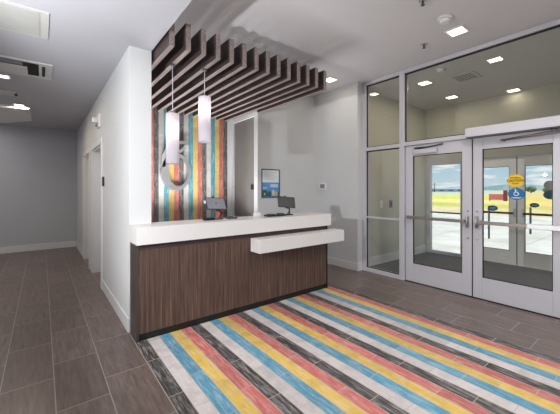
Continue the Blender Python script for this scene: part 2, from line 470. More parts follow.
r = struct_root('window_3', (XD, .2, 0))
B().box(F0, F1, .60, .69, 0, 3.305, .004).build('frame_post', 'frame', r)
B().box(F0, F1, YV2, YV2 + .08, 0, 3.365, .004).build('frame_post', 'frame', r)
for z0, z1 in ((0, .065), (2.135, 2.195), (3.305, 3.365)): B().box(F0, F1, YV2 + .08, .60, z0, z1, .004).build('frame_rail', 'frame', r)
B().quad((xg, YV2 + .08, 2.195), (xg, .6, 2.195), (xg, .6, 3.305), (xg, YV2 + .08, 3.305)).build('glass_pane', 'glass_green', r)
B().quad((xg, YV2 + .08, .065), (xg, .6, .065), (xg, .6, 2.135), (xg, YV2 + .08, 2.135)).build('glass_pane', 'glass', r)

def leaf(name, y0, y1, gy0, gy1, gz0, gz1, top, x0, x1, label, mat='frame'):
    r = struct_root(name, (x0, (y0 + y1) / 2, 0), label)
    B().box(x0, x1, y0, gy0, .012, top, .004).build('stile', mat, r)
    B().box(x0, x1, gy1, y1, .012, top, .004).build('stile', mat, r)
    B().box(x0, x1, gy0, gy1, gz1, top, .003).build('top_rail', mat, r)
    B().box(x0, x1, gy0, gy1, .012, gz0, .003).build('bottom_rail', mat, r)
    g = B(); q = .008; xm = (x0 + x1) / 2
    g.box(xm - .012, xm + .012, gy0, gy0 + q, gz0, gz1).box(xm - .012, xm + .012, gy1 - q, gy1, gz0, gz1)
    g.box(xm - .012, xm + .012, gy0, gy1, gz0, gz0 + q).box(xm - .012, xm + .012, gy0, gy1, gz1 - q, gz1)
    g.build('gasket', 'gasket', r)
    B().quad((xm, gy0, gz0), (xm, gy1, gz0), (xm, gy1, gz1), (xm, gy0, gz1)).build('glass_pane', 'glass', r)
    return r
DX0, DX1 = XD + .025, XD + .07
d1 = leaf('door_1', 1.655, 2.605, 1.775, 2.485, .295, 1.975, 2.135, DX0, DX1, 'left glass entrance door, closed, with dark push bar and closer')
d2 = leaf('door_2', .70, 1.640, .825, 1.53, .29, 1.985, 2.135, DX0, DX1, 'right glass entrance door with round yellow and blue stickers')
# black gap strip between leaves and the dark line under them
B().box(DX0 + .01, DX1 - .01, 1.640, 1.655, .012, 2.135).build('weather_strip', 'gasket', d1)
struct('trim_3', B().box(XD + .015, XD + .085, .69, 2.615, .0, .0115), 'gasket')

def push_bar(parent, y0, y1, mats):
    p = B().box(DX0 - .065, DX0 - .035, y0, y1, .998, 1.042, .006).build('push_bar', mats, parent)
    e = B()
    for y in (y0 + .015, y1 - .015): e.box(DX0 - .035, DX0, y - .018, y + .018, .99, 1.05, .004)
    e.build('bar_bracket', 'chrome', p)
    return p
push_bar(d1, 1.72, 2.56, 'bronze')
push_bar(d2, 1.02, 1.575, 'bronze')
p = B().box(DX0 - .072, DX0 - .034, .73, 1.05, .992, 1.05, .006).build('bar_cover', 'bright_bar', d2)
def latch(parent, y):
    l = B().box(DX0 - .012, DX0, y - .018, y + .018, .93, 1.10, .004).build('latch_plate', 'chrome', parent)
    B().tube((DX0 - .012, y, 1.07), (DX0 - .05, y, 1.07), .009, seg=10).tube((DX0 - .05, y, 1.085), (DX0 - .05, y, .945), .011, seg=10).tube((DX0 - .012, y, .955), (DX0 - .05, y, .955), .009, seg=10).build('pull_handle', 'chrome', l)
    B().tube((DX0, y, .79), (DX0 - .008, y, .79), .013).build('key_cylinder', 'chrome', parent)
    B().tube((DX0, y, 1.16), (DX0 - .006, y, 1.16), .009).build('screw_cover', 'dark_grey', parent)
latch(d1, 1.70); latch(d2, 1.588)
# closer on the left leaf
cl = B().box(DX0 - .055, DX0, 2.10, 2.44, 2.00, 2.065, .006).build('door_closer', 'frame', d1)
B().tube((DX0 - .03, 2.40, 2.075), (DX0 - .03, 2.02, 2.11), .012, seg=10).tube((DX0 - .03, 2.42, 2.06), (DX0 - .03, 2.42, 2.09), .02).box(DX0 - .05, DX0 - .01, 2.28, 2.44, 2.085, 2.10, .003).build('closer_arm', 'dark_grey', cl)
# stickers on the right leaf
sx = (DX0 + DX1) / 2 - .002
U, V = (0, -1, 0), (0, 0, 1)
st = B().ell((sx, 1.177, 1.562), U, V, .086, .078, (-.001, 0, 0)).build('yellow_sticker', 'st_yellow', d2); st['label'] = 'round yellow caution sticker'
text_part('CAUTION', 'lettering', 'ink', st, (sx - .002, 1.177, 1.562), .040, MX)
text_part('AUTOMATIC', 'lettering', 'ink', st, (sx - .002, 1.177, 1.597), .020, MX)
text_part('DOOR', 'lettering', 'ink', st, (sx - .002, 1.177, 1.527), .022, MX)
st = B().ell((sx, 1.168, 1.399), U, V, .087, .074, (-.001, 0, 0)).build('blue_sticker', 'st_blue', d2); st['label'] = 'round blue wheelchair sticker'
sym = B(); x_ = sx - .002; cy, cz = 1.172, 1.412
def P2(dy, dz): return (x_, cy - dy, cz + dz)
sym.ell(P2(-.006, .044), U, V, .006, .006, (-.0005, 0, 0), 14)
sym.sweep([P2(-.006, .036), P2(-.004, .008), P2(.018, .006), P2(.026, -.016), P2(.034, -.014)], [.008] * 5, .0005, (-1, 0, 0))
sym.sweep([P2(-.005, .024), P2(.014, .022)], [.006] * 2, .0005, (-1, 0, 0))
sym.sweep([P2(.002 + .022 * math.cos(a), -.012 + .022 * math.sin(a)) for a in [math.radians(d) for d in range(115, 345, 12)]], [.006] * 20, .0005, (-1, 0, 0))
sym.build('wheelchair_symbol', 'st_white', st)
B().box(x_ - .0005, x_, 1.115, 1.222, 1.355, 1.360).box(x_ - .0005, x_, 1.13, 1.207, 1.343, 1.348).build('print_line', 'st_white', st)

# automatic operator above the right leaf
r = thing('door_operator', 'long white automatic operator box mounted above the right glass door', 'door opener', (XD - .06, 1.1, 2.14))
B().box(XD - .12, XD, .60, 1.685, 2.146, 2.262, .006).build('housing', 'frame', r)
B().box(XD - .118, XD, .61, 1.675, 2.134, 2.146).build('underside', 'dark_grey', r)
a = B().tube((XD - .06, .80, 2.134), (XD - .06, .80, 2.10), .026).tube((XD - .06, .80, 2.115), (XD - .03, 1.30, 2.072), .0065, seg=10)
a.tube((XD - .055, .70, 2.088), (XD - .03, 1.30, 2.066), .005, seg=10).tube((XD - .03, 1.30, 2.058), (XD - .03, 1.30, 2.08), .013)
a.box(XD - .03, XD + .024, 1.275, 1.325, 2.052, 2.070, .003).build('arm', 'bronze', r)
s = B().box(XD - .03, XD, 1.60, 1.70, 2.139, 2.175, .004)
tag(s.build('door_sensor', 'dark_grey'), 'small grey sensor block above the meeting edge of the two glass doors', 'sensor')

# ---- outer storefront
r = struct_root('window_4', (XO, 3.0, 0))
for y0, y1 in ((3.41, 3.50), (2.69, 2.77)): B().box(XO, XO + .1, y0, y1, 0, 2.14, .004).build('frame_post', 'frame', r)
for z0, z1 in ((0, .06), (2.0, 2.14)): B().box(XO, XO + .1, 2.77, 3.41, z0, z1, .004).build('frame_rail', 'frame', r)
B().box(XO + .02, XO + .08, 2.77, 3.41, .915, .945, .003).build('middle_rail', 'dark_grey', r)
B().quad((XO + .05, 2.77, .06), (XO + .05, 3.41, .06), (XO + .05, 3.41, 2.0), (XO + .05, 2.77, 2.0)).build('glass_pane', 'glass', r)
r = struct_root('window_5', (XO, .4, 0))
for y0, y1 in ((.80, .88), (YV2, YV2 + .08)): B().box(XO, XO + .1, y0, y1, 0, 2.14, .004).build('frame_post', 'frame', r)
for z0, z1 in ((0, .06), (2.0, 2.14)): B().box(XO, XO + .1, YV2 + .08, .80, z0, z1, .004).build('frame_rail', 'frame', r)
B().quad((XO + .05, YV2 + .08, .06), (XO + .05, .80, .06), (XO + .05, .80, 2.0), (XO + .05, YV2 + .08, 2.0)).build('glass_pane', 'glass', r)
o1 = leaf('door_6', 1.80, 2.685, 1.912, 2.572, .275, 1.895, 2.08, XO + .03, XO + .075, 'left outer glass door behind the entrance doors', 'frame_outer_lit')
o2 = leaf('door_7', .895, 1.785, 1.004, 1.674, .28, 1.895, 2.08, XO + .03, XO + .075, 'right outer glass door behind the entrance doors', 'frame_outer_lit')
B().box(XO + .04, XO + .065, 1.785, 1.80, .012, 2.08).build('weather_strip', 'gasket', o1)
struct('trim_4', B().box(XO, XO + .1, .88, 2.69, 2.085, 2.14, .004), 'frame')
for d, y0, y1, py in ((o1, 1.84, 2.58, 2.28), (o2, .94, 1.69, 1.61)):
    B().box(XO - .035, XO - .005, y0, y1, .98, 1.02, .005).box(XO - .006, XO + .03, y0, y0 + .03, .985, 1.015).box(XO - .006, XO + .03, y1 - .03, y1, .985, 1.015).build('push_bar', 'dark_grey', d)
    B().tube((XO + .13, py, .45 if d is o1 else .62), (XO + .13, py, 1.12), .017).tube((XO + .075, py, 1.05), (XO + .13, py, 1.05), .01).tube((XO + .075, py, .68), (XO + .13, py, .68), .01).build('pull_handle', 'outer_green', d)
    yl = 1.83 if d is o1 else 1.70
    B().box(XO + .012, XO + .03, yl - .018, yl + .018, .93, 1.09, .004).build('latch_plate', 'chrome', d)
xs_ = XO + .050
o = B().ell((xs_, 2.19, 1.078), U, V, .088, .055, (-.001, 0, 0)).build('blue_sticker', 'st_blue', o1); o['label'] = 'oval blue sticker'
B().box(xs_ - .0018, xs_ - .001, 2.14, 2.24, 1.08, 1.088).box(xs_ - .0018, xs_ - .001, 2.15, 2.23, 1.06, 1.066).build('print_line', 'st_white', o)
o = B().ell((xs_, 1.535, 1.163), U, V, .07, .042, (-.001, 0, 0)).build('navy_sticker', 'st_navy', o2); o['label'] = 'oval dark blue sticker'
B().box(xs_ - .0018, xs_ - .001, 1.50, 1.57, 1.16, 1.168).build('print_line', 'st_white', o)
o = B().ell((xs_, 1.317, 1.355), U, V, .094, .078, (-.001, 0, 0)).build('sticker_back', 'st_navy', o2); o['label'] = 'muted blue back of a round sticker'
o = B().ell((xs_, 1.317, 1.53), U, V, .088, .08, (-.001, 0, 0)).build('sticker_back', 'st_grey', o2); o['label'] = 'pale grey back of a round sticker'

# ---- outdoors
struct('ground_pavement', B().box(XO + .08, 21, -40, 60, -.16, -.06), 'concrete')
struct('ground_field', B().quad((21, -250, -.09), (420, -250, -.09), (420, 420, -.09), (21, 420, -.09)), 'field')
hb = B(); N = 60; pts = []
for i in range(N + 1):
    a = math.radians(-40 + 125 * i / N); R = 415
    h = 4.4 + 2.2 * math.sin(i * .55) + 1.2 * math.sin(i * 1.7 + 1) + (2.5 if i < 22 else 0)
    pts.append(((R * math.cos(a), R * math.sin(a), -1), (R * math.cos(a) + 20 * math.cos(a), R * math.sin(a) + 20 * math.sin(a), h)))
for (a0, b0), (a1, b1) in zip(pts, pts[1:]): hb.quad(a0, a1, b1, b0)
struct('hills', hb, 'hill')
# monument sign by the field
r = thing('monument_sign', 'low pink sign with a dark maroon post standing at the edge of the field', 'sign', (46.5, 13.6, -.09))
B().box(46.4, 46.6, 13.15, 14.75, .05, .80, .02).build('sign_panel', 'sign_pink', r)
B().box(46.35, 46.65, 12.75, 13.15, -.09, 1.3, .02).build('sign_post', 'sign_red', r)
B().box(46.45, 46.55, 14.6, 14.72, -.09, .05).build('sign_foot', 'sign_red', r)
# far long building
r = thing('warehouse', 'long pale low building far across the field behind the left door', 'building', (190, 82, -.09))
B().box(184, 196, 68, 96, -.09, 1.4).build('wall', 'far_wall', r)
B().prism([(183, 67, 1.4), (197, 67, 1.4), (190, 67, 2.1)], (0, 30, 0)).build('roof', 'far_roof', r)
for k in range(5): B().box(183.9, 184, 71 + k * 5, 73.5 + k * 5, .3, 1.0).build('window', 'far_window', r)
# utility pole
r = thing('utility_pole', 'thin grey utility pole with crossbar far out beyond the field', 'pole', (150, 70.5, -.09))
B().tube((150, 70.5, -.09), (150, 70.5, 4.6), .3, .18, 10).build('pole', 'pole', r)
B().box(149.9, 150.1, 69.6, 71.4, 3.7, 3.95).build('crossbar', 'pole', r)
# far trees
def tree(x, y, h, w, label):
    r = thing('tree', label, 'tree', (x, y, -.09), 'far trees beyond the field')
    B().tube((x, y, -.09), (x, y, h * .5), w * .09, w * .06, 8).build('trunk', 'trunk', r)
    b = B()
    for k in range(7):
        q = bmesh.ops.create_icosphere(b.bm, subdivisions=2, radius=w * random.uniform(.28, .42))
        o = Vector((x + random.uniform(-.35, .35) * w, y + random.uniform(-.4, .4) * w, h * random.uniform(.35, .8)))
        for v in q['verts']: v.co = Vector((v.co.x, v.co.y, v.co.z * .75)) * random.uniform(.88, 1.12) + o
    b.build('crown', 'leaf', r)
for x, y, h, w, place in ((150, 33.5, 2.6, 2.6, 'left'), (152, 29.0, 2.2, 2.8, 'middle'), (149, 23.5, 2.9, 2.8, 'right')):
    tree(x, y, h, w, '%s one of three dark far trees seen through the outer right door' % place)

# ------------------------------------------------------------------ reception desk
YD = 3.12
r = thing('reception_desk', 'reception desk with ribbed dark walnut front and a white projecting shelf', 'desk', (2.0, 3.25, 0))
b = B(); n = 52; x0, x1 = .730, 3.30
for i in range(n):      # shallow vertical ribs
    a = x0 + (x1 - x0) * i / n; c = x0 + (x1 - x0) * (i + 1) / n; m = (c - a)
    b.prism([(a, YD + .02, .07), (a, YD + .003, .07), (a + m * .15, YD, .07), (c - m * .15, YD, .07), (c, YD + .003, .07), (c, YD + .02, .07)], (0, 0, .80))
b.build('front_panel', 'desk_wood', r)
B().box(.706, .730, YD - .002, YD + .262, .0, .926, .003).build('end_panel', 'desk_end', r)
B().box(3.30, 3.325, YD - .002, YD + .45, .0, .926, .003).build('end_panel', 'toe', r)
B().box(.73, 3.30, YD + .012, YD + .03, 0, .07).build('toe_kick', 'toe', r)
B().box(.73, 3.30, YD + .006, YD + .03, .87, .926).build('reveal_shade_strip', 'reveal_shade', r)
B().box(.95, 3.25, YD + .30, YD + .75, .70, .735).build('work_surface', 'trim', r)
sh = B().box(1.985, 3.47, 2.925, YD + .003, .707, .867, .005).build('projecting_shelf', 'quartz', r); sh['label'] = 'white box shelf projecting from the desk front'
b = B().prism([(.700, 3.085, .927), (3.36, 3.085, .927), (3.36, 3.50, .927), (.905, 3.50, .927), (.905, 3.388, .927), (.700, 3.388, .927)], (0, 0, .168))
tag(b.build('countertop', 'quartz'), 'thick white stone countertop running along the top of the reception desk', 'countertop')

# ---- things on the counter
CT = 1.0955
def rotpts(pts, c, rz, rx):
    R = Matrix.Rotation(rz, 3, 'Z') @ Matrix.Rotation(rx, 3, 'X')
    return [R @ Vector(p) + Vector(c) for p in pts]
def slab(b, c, w, h, d, rz, rx, ry=0):
    q = bmesh.ops.create_cube(b.bm, size=1.0); R = Matrix.Rotation(rz, 3, 'Z') @ Matrix.Rotation(rx, 3, 'X') @ Matrix.Rotation(ry, 3, 'Y')
    for v in q['verts']: v.co = R @ Vector((v.co.x * w, v.co.y * d, v.co.z * h)) + Vector(c)
    es = list({e for v in q['verts'] for e in v.link_edges})
    fs = list({f for v in q['verts'] for f in v.link_faces})
    for f in fs: f.material_index = b.mi
    bmesh.ops.bevel(b.bm, geom=es, offset=min(w, h, d) * .25, segments=2, affect='EDGES')
    return R
def tablet(c, rz, rx, ry, base, face, rim, label, screen, foot):
    r = thing('tablet_stand', label, 'tablet', (base[0], base[1], CT))
    b = B(); slab(b, c, .255, .165, .012, rz, rx, ry); t_ = b.build('tablet', rim, r)
    b = B(); R = Matrix.Rotation(rz, 3, 'Z') @ Matrix.Rotation(rx, 3, 'X') @ Matrix.Rotation(ry, 3, 'Y')
    slab(b, Vector(c) + R @ Vector((0, -.0065, 0)), .232, .142, .003, rz, rx, ry); b.build('screen' if screen else 'back_cover', face, t_)
    b = B(); slab(b, Vector(c) + R @ Vector((0, -.0085, .0)), .02, .016, .002, rz, rx, ry); b.build('emblem' if not screen else 'screen_icon', 'dark_grey', t_)
    b = B()
    slab(b, Vector(c) + R @ Vector((-.02, 0, .085)), .03, .016, .022, rz, rx, ry)
    b.build('clamp', 'black', r); b = B()
    slab(b, Vector(c) + R @ Vector((.01, .012, -.07)), .05, .04, .02, rz, rx, ry)
    b.build('clamp', 'black', r)
    a = Vector(c) + R @ Vector((.02, .02, -.06))
    B().path([a, (foot[0] + .03, foot[1] + .02, CT + .075), (foot[0], foot[1], CT + .03)], .011).build('arm', 'black', r)
    B().tube((foot[0], foot[1], CT), (foot[0], foot[1], CT + .035), .03, .022).build('swivel', 'dark_grey', r)
    return r
r = tablet((1.635, 3.34, 1.285), .05, -.55, .06, (1.56, 3.30), 'slate', 'dark_grey', 'grey tablet on a black stand, its back to the lobby, by the striped wall', False, (1.70, 3.36))
B().box(1.475, 1.60, 3.29, 3.36, CT, CT + .03, .006).build('base', 'black', r)
B().box(1.62, 1.73, 3.32, 3.40, CT, CT + .012, .004).build('base_plate', 'dark_grey', r)
B().box(1.485, 1.505, 3.33, 3.35, 1.29, 1.325, .004).build('side_reader', 'white_plastic', r)
r = thing('card_reader', 'low dark card reader lying on the counter right of the grey tablet', 'card reader', (1.83, 3.32, CT))
B().box(1.775, 1.90, 3.285, 3.37, CT, CT + .022, .006).build('body', 'dark_grey', r)
B().box(1.80, 1.84, 3.30, 3.35, CT + .022, CT + .03, .003).build('keypad', 'black', r)
B().box(1.86, 1.89, 3.29, 3.34, CT + .022, CT + .027, .002).build('slot', 'chrome', r)
o = B().box(1.70, 1.765, 3.44, 3.465, CT, CT + .11, .008)
r = thing('card_box', 'small orange card box standing behind the grey tablet', 'box', (1.73, 3.45, CT))
o.build('box', 'red_led', r); B().box(1.703, 1.762, 3.4385, 3.4402, CT + .02, CT + .07).build('box_face', 'sign_pink', r)
r = tablet((2.715, 3.33, 1.275), -.30, -.45, .10, (2.62, 3.28), 'screen', 'black', 'black tablet tilted on a stand near the right end of the counter', True, (2.735, 3.30))
B().box(2.64, 2.78, 3.26, 3.35, CT, CT + .014, .004).build('base_plate', 'black', r)
r = thing('cash_tray', 'flat black docking tray on the counter left of the black tablet', 'tray', (2.48, 3.28, CT))
B().box(2.33, 2.63, 3.225, 3.34, CT, CT + .02, .006).build('body', 'black', r)
B().box(2.36, 2.45, 3.24, 3.32, CT + .02, CT + .032, .004).build('pad', 'dark_grey', r)
B().box(2.52, 2.60, 3.24, 3.30, CT + .02, CT + .038, .004).build('cradle', 'dark_grey', r)
o = B().box(2.215, 2.30, 3.37, 3.42, CT, CT + .05, .006)
r = thing('card_stack', 'little white stack of cards on the counter below the white wall edge', 'cards', (2.25, 3.4, CT))
o.build('cards', 'white_plastic', r); B().box(2.213, 2.302, 3.368, 3.422, CT + .015, CT + .02).build('band', 'paper', r)

# ---- things on walls
r = thing('wall_sign', 'large brushed steel numeral 6 mounted on the striped tile wall', 'sign', (1.9, YB, 1.4))
yy = YB - .075
cx_, cz_ = 1.892, 1.765; ro = (.262, .335)
# ring of the numeral: thick at left, thin at right
b = B(); K = 48; outer = []; inner = []
for i in range(K):
    a = 2 * PI * i / K
    outer.append((cx_ + ro[0] * math.cos(a), cz_ + ro[1] * math.sin(a)))
    inner.append((cx_ + .035 + .172 * math.cos(a), cz_ + .01 + .262 * math.sin(a)))
vf = [[b.bm.verts.new((p[0], y, p[1])) for p in L] for L in (outer, inner) for y in (yy, yy + .05)]
for i in range(K):
    j = (i + 1) % K
    for A_, B_ in ((0, 2), (1, 3), (0, 1), (2, 3)):
        b.bm.faces.new((vf[A_][i], vf[A_][j], vf[B_][j], vf[B_][i]))
b.build('numeral_ring', 'chrome', r)
st_ = [(cx_ - .23, yy, cz_ + .08), (cx_ - .215, yy, cz_ + .25), (cx_ - .14, yy, cz_ + .41), (cx_ - .03, yy, cz_ + .50), (cx_ + .10, yy, cz_ + .54), (cx_ + .22, yy, cz_ + .535)]
b = B().sweep(st_, [.07, .085, .085, .07, .055, .03], .05, (0, 1, 0))
b.build('numeral_stem', 'chrome', r)
b = B().sweep([(cx_ + .06, yy, cz_ + .36), (cx_ + .14, yy, cz_ + .43), (cx_ + .21, yy, cz_ + .45)], [.05, .045, .02], .05, (0, 1, 0))
b.build('numeral_flourish', 'chrome', r)
for dx, dz in ((-.22, 0), (.22, .06), (.02, -.31), (.03, .3)): B().tube((cx_ + dx, yy + .05, cz_ + dz), (cx_ + dx, YB, cz_ + dz), .012, seg=8).build('standoff', 'dark_grey', r)

r = thing('notice_frame', 'wall frame holding a white notice above a blue seaside picture', 'notice', (3.31, YS, 1.3))
b = B(); a0, a1, z0, z1 = 3.11, 3.515, 1.30, 1.825
b.box(a0, a1, YS - .02, YS, z1 - .018, z1, .003).box(a1 - .016, a1, YS - .02, YS, z0, z1 - .018, .003).box(a0, a0 + .008, YS - .02, YS, z0, z1 - .018).box(a0, a1 - .016, YS - .02, YS, z0, z0 + .012)
b.build('frame', 'dark_grey', r)
sh = B().box(a0 + .008, a1 - .016, YS - .010, YS, 1.58, z1 - .018).build('notice_sheet', 'paper', r)
b = B()
for k in range(6): b.box(a0 + .05 + .02 * (k % 2), a1 - .06 - .03 * (k % 3), YS - .0115, YS - .010, 1.765 - k * .028, 1.771 - k * .028)
b.build('print_line', 'st_grey', sh)
pc = B().box(a0 + .008, a1 - .016, YS - .010, YS, z0 + .012, 1.58).build('picture', 'p_sky', r)
b = B()
def prr(mi, xa, xb, za, zb, dy): b.mi = mi; b.box(xa, xb, YS - .010 - dy, YS - .010, za, zb)
prr(0, a0 + .01, a1 - .02, z0 + .02, z0 + .10, .0008)
prr(1, a0 + .02, a0 + .12, z0 + .03, z0 + .14, .0012); prr(1, a0 + .15, a0 + .20, z0 + .04, z0 + .12, .0012)
prr(2, a0 + .22, a0 + .36, z0 + .03, z0 + .11, .0012); prr(3, a0 + .19, a0 + .37, z0 + .19, z0 + .25, .001); prr(3, a0 + .03, a0 + .11, z0 + .17, z0 + .19, .001)
prr(3, a0 + .24, a0 + .28, z0 + .06, z0 + .14, .0015); prr(2, a0 + .05, a0 + .08, z0 + .05, z0 + .09, .0015)
b.build('scenery', ['p_sea', 'p_green', 'p_sand', 'p_cloud'], pc)

r = thing('thermostat', 'small white thermostat with grey screen on the wall right of the desk', 'thermostat', (XR, 4.265, 1.43))
B().box(XR - .025, XR, 4.17, 4.36, 1.44, 1.58, .006).build('body', 'white_plastic', r)
B().box(XR - .028, XR - .024, 4.205, 4.325, 1.475, 1.555).build('screen', 'slate', r)

r = thing('wall_switch', 'dark switch plate on the vestibule wall behind the side glazing', 'switch', (5.58, YV, 1.1))
B().box(5.53, 5.63, YV - .012, YV, 1.08, 1.24, .003).build('plate', 'slate', r)
B().box(5.56, 5.60, YV - .018, YV - .012, 1.12, 1.20, .002).build('rocker', 'dark_grey', r)
r = thing('wall_outlet', 'white blank wall plate on the vestibule wall left of the dark switch', 'wall plate', (5.24, YV, 1.1))
B().box(5.19, 5.29, YV - .01, YV, 1.08, 1.23, .003).build('plate', 'white_plastic', r)
B().box(5.225, 5.255, YV - .014, YV - .01, 1.13, 1.18, .002).build('insert', 'white_plastic', r)

r = thing('card_access_reader', 'small black reader on the hall wall beside the nearest door', 'card reader', (HX, 5.0, 1.56))
B().box(HX - .02, HX, 4.955, 5.035, 1.50, 1.635, .004).build('body', 'black', r)
B().box(HX - .023, HX - .02, 4.975, 5.015, 1.58, 1.61).build('light_strip', 'dark_grey', r)
r = thing('wall_alarm', 'white fire alarm strobe sticking out high on the hall wall above the doors', 'alarm', (HX, 5.5, 2.5))
B().box(HX - .03, HX, 5.30, 5.52, 2.40, 2.60, .006).build('backplate', 'white_plastic', r)
B().box(HX - .10, HX - .03, 5.36, 5.46, 2.47, 2.55, .012).build('strobe_lens', 'bright_bar', r)
B().box(HX - .05, HX - .03, 5.34, 5.48, 2.42, 2.455, .004).build('speaker_grille', 'slate', r)

# ------------------------------------------------------------------ slats over the desk
TH, PITCH, YF = .053, .1597, 2.90
xr0 = 1.154
ordinal = ['leftmost', 'second', 'third', 'fourth', 'fifth', 'sixth', 'seventh', 'eighth', 'ninth', 'tenth', 'eleventh', 'twelfth', 'thirteenth', 'rightmost']
slat0 = None
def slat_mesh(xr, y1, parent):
    o = B().box(xr - TH, xr, YF, y1, 2.815, 3.075, .003).build('slat', ['slat_lit', 'slat_shade'], parent)
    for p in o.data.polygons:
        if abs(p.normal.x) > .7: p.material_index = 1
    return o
for k in range(14):
    xr = xr0 + (k - 1) * PITCH
    lab = 'dark wood ceiling slat over the desk, ' + ('%s of the row' % ordinal[k] if k in (0, 13) else '%s from the left of the row' % ordinal[k])
    if slat0 is None:
        slat0 = thing('wooden_slat', lab, 'ceiling slat', (xr, YF, 2.815), 'dark wood slats hung over the reception desk')
        yb_ = YB - .003
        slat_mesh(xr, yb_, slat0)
        for y in (YF + .9, YF + 1.5): B().tube((xr - TH / 2, y, 3.07), (xr - TH / 2, y, ZL), .006, seg=8).build('hanger_rod', 'dark_grey', slat0)
    else:
        r = dup(slat0, (xr, YF, 2.815), lab)
        if xr > XS - .02:          # the last ones stop at the alcove wall
            for ch in r.children:
                if ch.name.startswith('slat'):
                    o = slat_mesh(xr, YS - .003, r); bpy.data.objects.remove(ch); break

# ------------------------------------------------------------------ pendants
def pendant(x, y, zb, zt, rad, ztop, label):
    r = thing('pendant_light', label, 'pendant lamp', (x, y, zb), 'white cylinder pendants over the reception counter')
    b = B().tube((x, y, zb), (x, y, zt), rad, seg=40, caps=False).tube((x, y, zt), (x, y, zt - .004), rad, rad * .98, 40)
    b.build('lamp_shade', 'shade', r)
    B().tube((x, y, zt), (x, y, zt + .03), .018, .010).build('socket_cap', 'chrome', r)
    B().tube((x, y, zt + .03), (x, y, ztop - .012), .0045, seg=8).build('cord', 'cable', r)
    B().tube((x, y, ztop - .014), (x, y, ztop), .028).build('canopy', 'dark_grey', r)
    l = lamp('bulb', 'POINT', (x, y, zb + .36), .55, (1.0, .90, .80), r, shadow_soft_size=.03)
    return r
pendant(1.118, 3.33, 1.735, 2.275, .069, 2.815, 'white cylinder pendant lamp over the counter, lower and left of the two')
pendant(1.452, 3.25, 1.99, 2.50, .069, 2.815, 'white cylinder pendant lamp over the counter, higher and right of the two')

# ------------------------------------------------------------------ ceiling fixtures
def downlight(x, y, z, mat, en, label, w=.085, group='square recessed ceiling lights'):
    r = thing('ceiling_light', label, 'ceiling light', (x, y, z), group)
    f = B(); o = w + .022
    f.box(x - o, x + o, y - o, y - w, z - .012, z, .002).box(x - o, x + o, y + w, y + o, z - .012, z, .002)
    f.box(x - o, x - w, y - w, y + w, z - .012, z, .002).box(x + w, x + o, y - w, y + w, z - .012, z, .002)
    f.build('trim_ring', 'white_plastic', r)
    B().box(x - w, x + w, y - w, y + w, z - .006, z - .002).build('diffuser', mat, r)
    l = lamp('downlight', 'AREA', (x, y, z - .014), en, (1.0, .88, .70), r, shape='SQUARE', size=w * 1.9)
    return r
downlight(3.955, 1.59, ZL, 'lamp', 6, 'lit square ceiling light in the lobby in front of the glass doors')
downlight(3.96, 3.66, ZL, 'lamp', 1.5, 'lit square ceiling light peeping out right of the wood slats')
downlight(5.20, 2.61, ZV, 'lamp', 7, 'lit square ceiling light of the vestibule nearest the inner glass')
downlight(6.42, 2.68, ZV, 'lamp', 3, 'lit square ceiling light of the vestibule by the outer wall, left one')
downlight(6.88, 1.79, ZV, 'lamp', .4, 'lit square ceiling light of the vestibule by the outer wall, right one')
downlight(-.40, 5.30, ZH, 'lamp_cool', 9, 'lit square hall ceiling light at the left picture edge, nearer of the two', .06)
downlight(-.31, 6.95, ZH, 'lamp_cool', 9, 'lit square hall ceiling light over the hanging panel, farther of the two', .06)

r = thing('smoke_detector', 'round white smoke detector on the lobby ceiling beside the square light', 'smoke detector', (3.545, 1.55, ZL - .05))
B().tube((3.545, 1.55, ZL - .02), (3.545, 1.55, ZL), .075, .08, 28).build('base', 'white_plastic', r)
B().tube((3.545, 1.55, ZL - .055), (3.545, 1.55, ZL - .02), .045, .062, 28).build('sensor_head', 'white_plastic', r)
def sprinkler(x, y, label):
    r = thing('sprinkler_head', label, 'sprinkler', (x, y, ZL - .05))
    B().tube((x, y, ZL - .006), (x, y, ZL), .038, .042, 24).build('escutcheon', 'chrome', r)
    B().tube((x, y, ZL - .045), (x, y, ZL - .006), .009, seg=10).box(x - .02, x + .02, y - .004, y + .004, ZL - .04, ZL - .03).build('frame_arms', 'dark_grey', r)
    B().tube((x, y, ZL - .05), (x, y, ZL - .045), .02, .02, 16).build('deflector', 'dark_grey', r)
sprinkler(3.981, 2.007, 'small dark sprinkler head on the lobby ceiling left of the square light')
sprinkler(3.04, 1.545, 'sprinkler head on the lobby ceiling at the top picture edge')
r = thing('smoke_detector', 'small round detector on the vestibule ceiling beside the vent', 'smoke detector', (4.80, 2.16, ZV - .05))
B().tube((4.80, 2.16, ZV - .02), (4.80, 2.16, ZV), .06, .065, 24).build('base', 'white_plastic', r)
B().tube((4.80, 2.16, ZV - .045), (4.80, 2.16, ZV - .02), .036, .05, 24).build('sensor_head', 'white_plastic', r)

def vent(x0, x1, y0, y1, z, label, n=6):
    r = thing('ceiling_vent', label, 'vent', ((x0 + x1) / 2, (y0 + y1) / 2, z))
    f = B(); w = .035
    f.box(x0, x1, y0, y0 + w, z - .012, z, .003).box(x0, x1, y1 - w, y1, z - .012, z, .003).box(x0, x0 + w, y0 + w, y1 - w, z - .012, z, .003).box(x1 - w, x1, y0 + w, y1 - w, z - .012, z, .003)
    f.build('frame', 'vent_white', r)
    B().box(x0 + w, x1 - w, y0 + w, y1 - w, z - .003, z - .001).build('backing', 'gasket', r)
    s = B(); L = (y1 - y0 - 2 * w) / n
    for k in range(n):
        ya = y0 + w + k * L
        s.prism([(x0 + w, ya + .1 * L, z - .004), (x0 + w, ya + .6 * L, z - .016), (x0 + w, ya + .7 * L, z - .012), (x0 + w, ya + .2 * L, z - .003)], (x1 - x0 - 2 * w, 0, 0))
    s.build('louvres', 'vent_white', r)
    return r
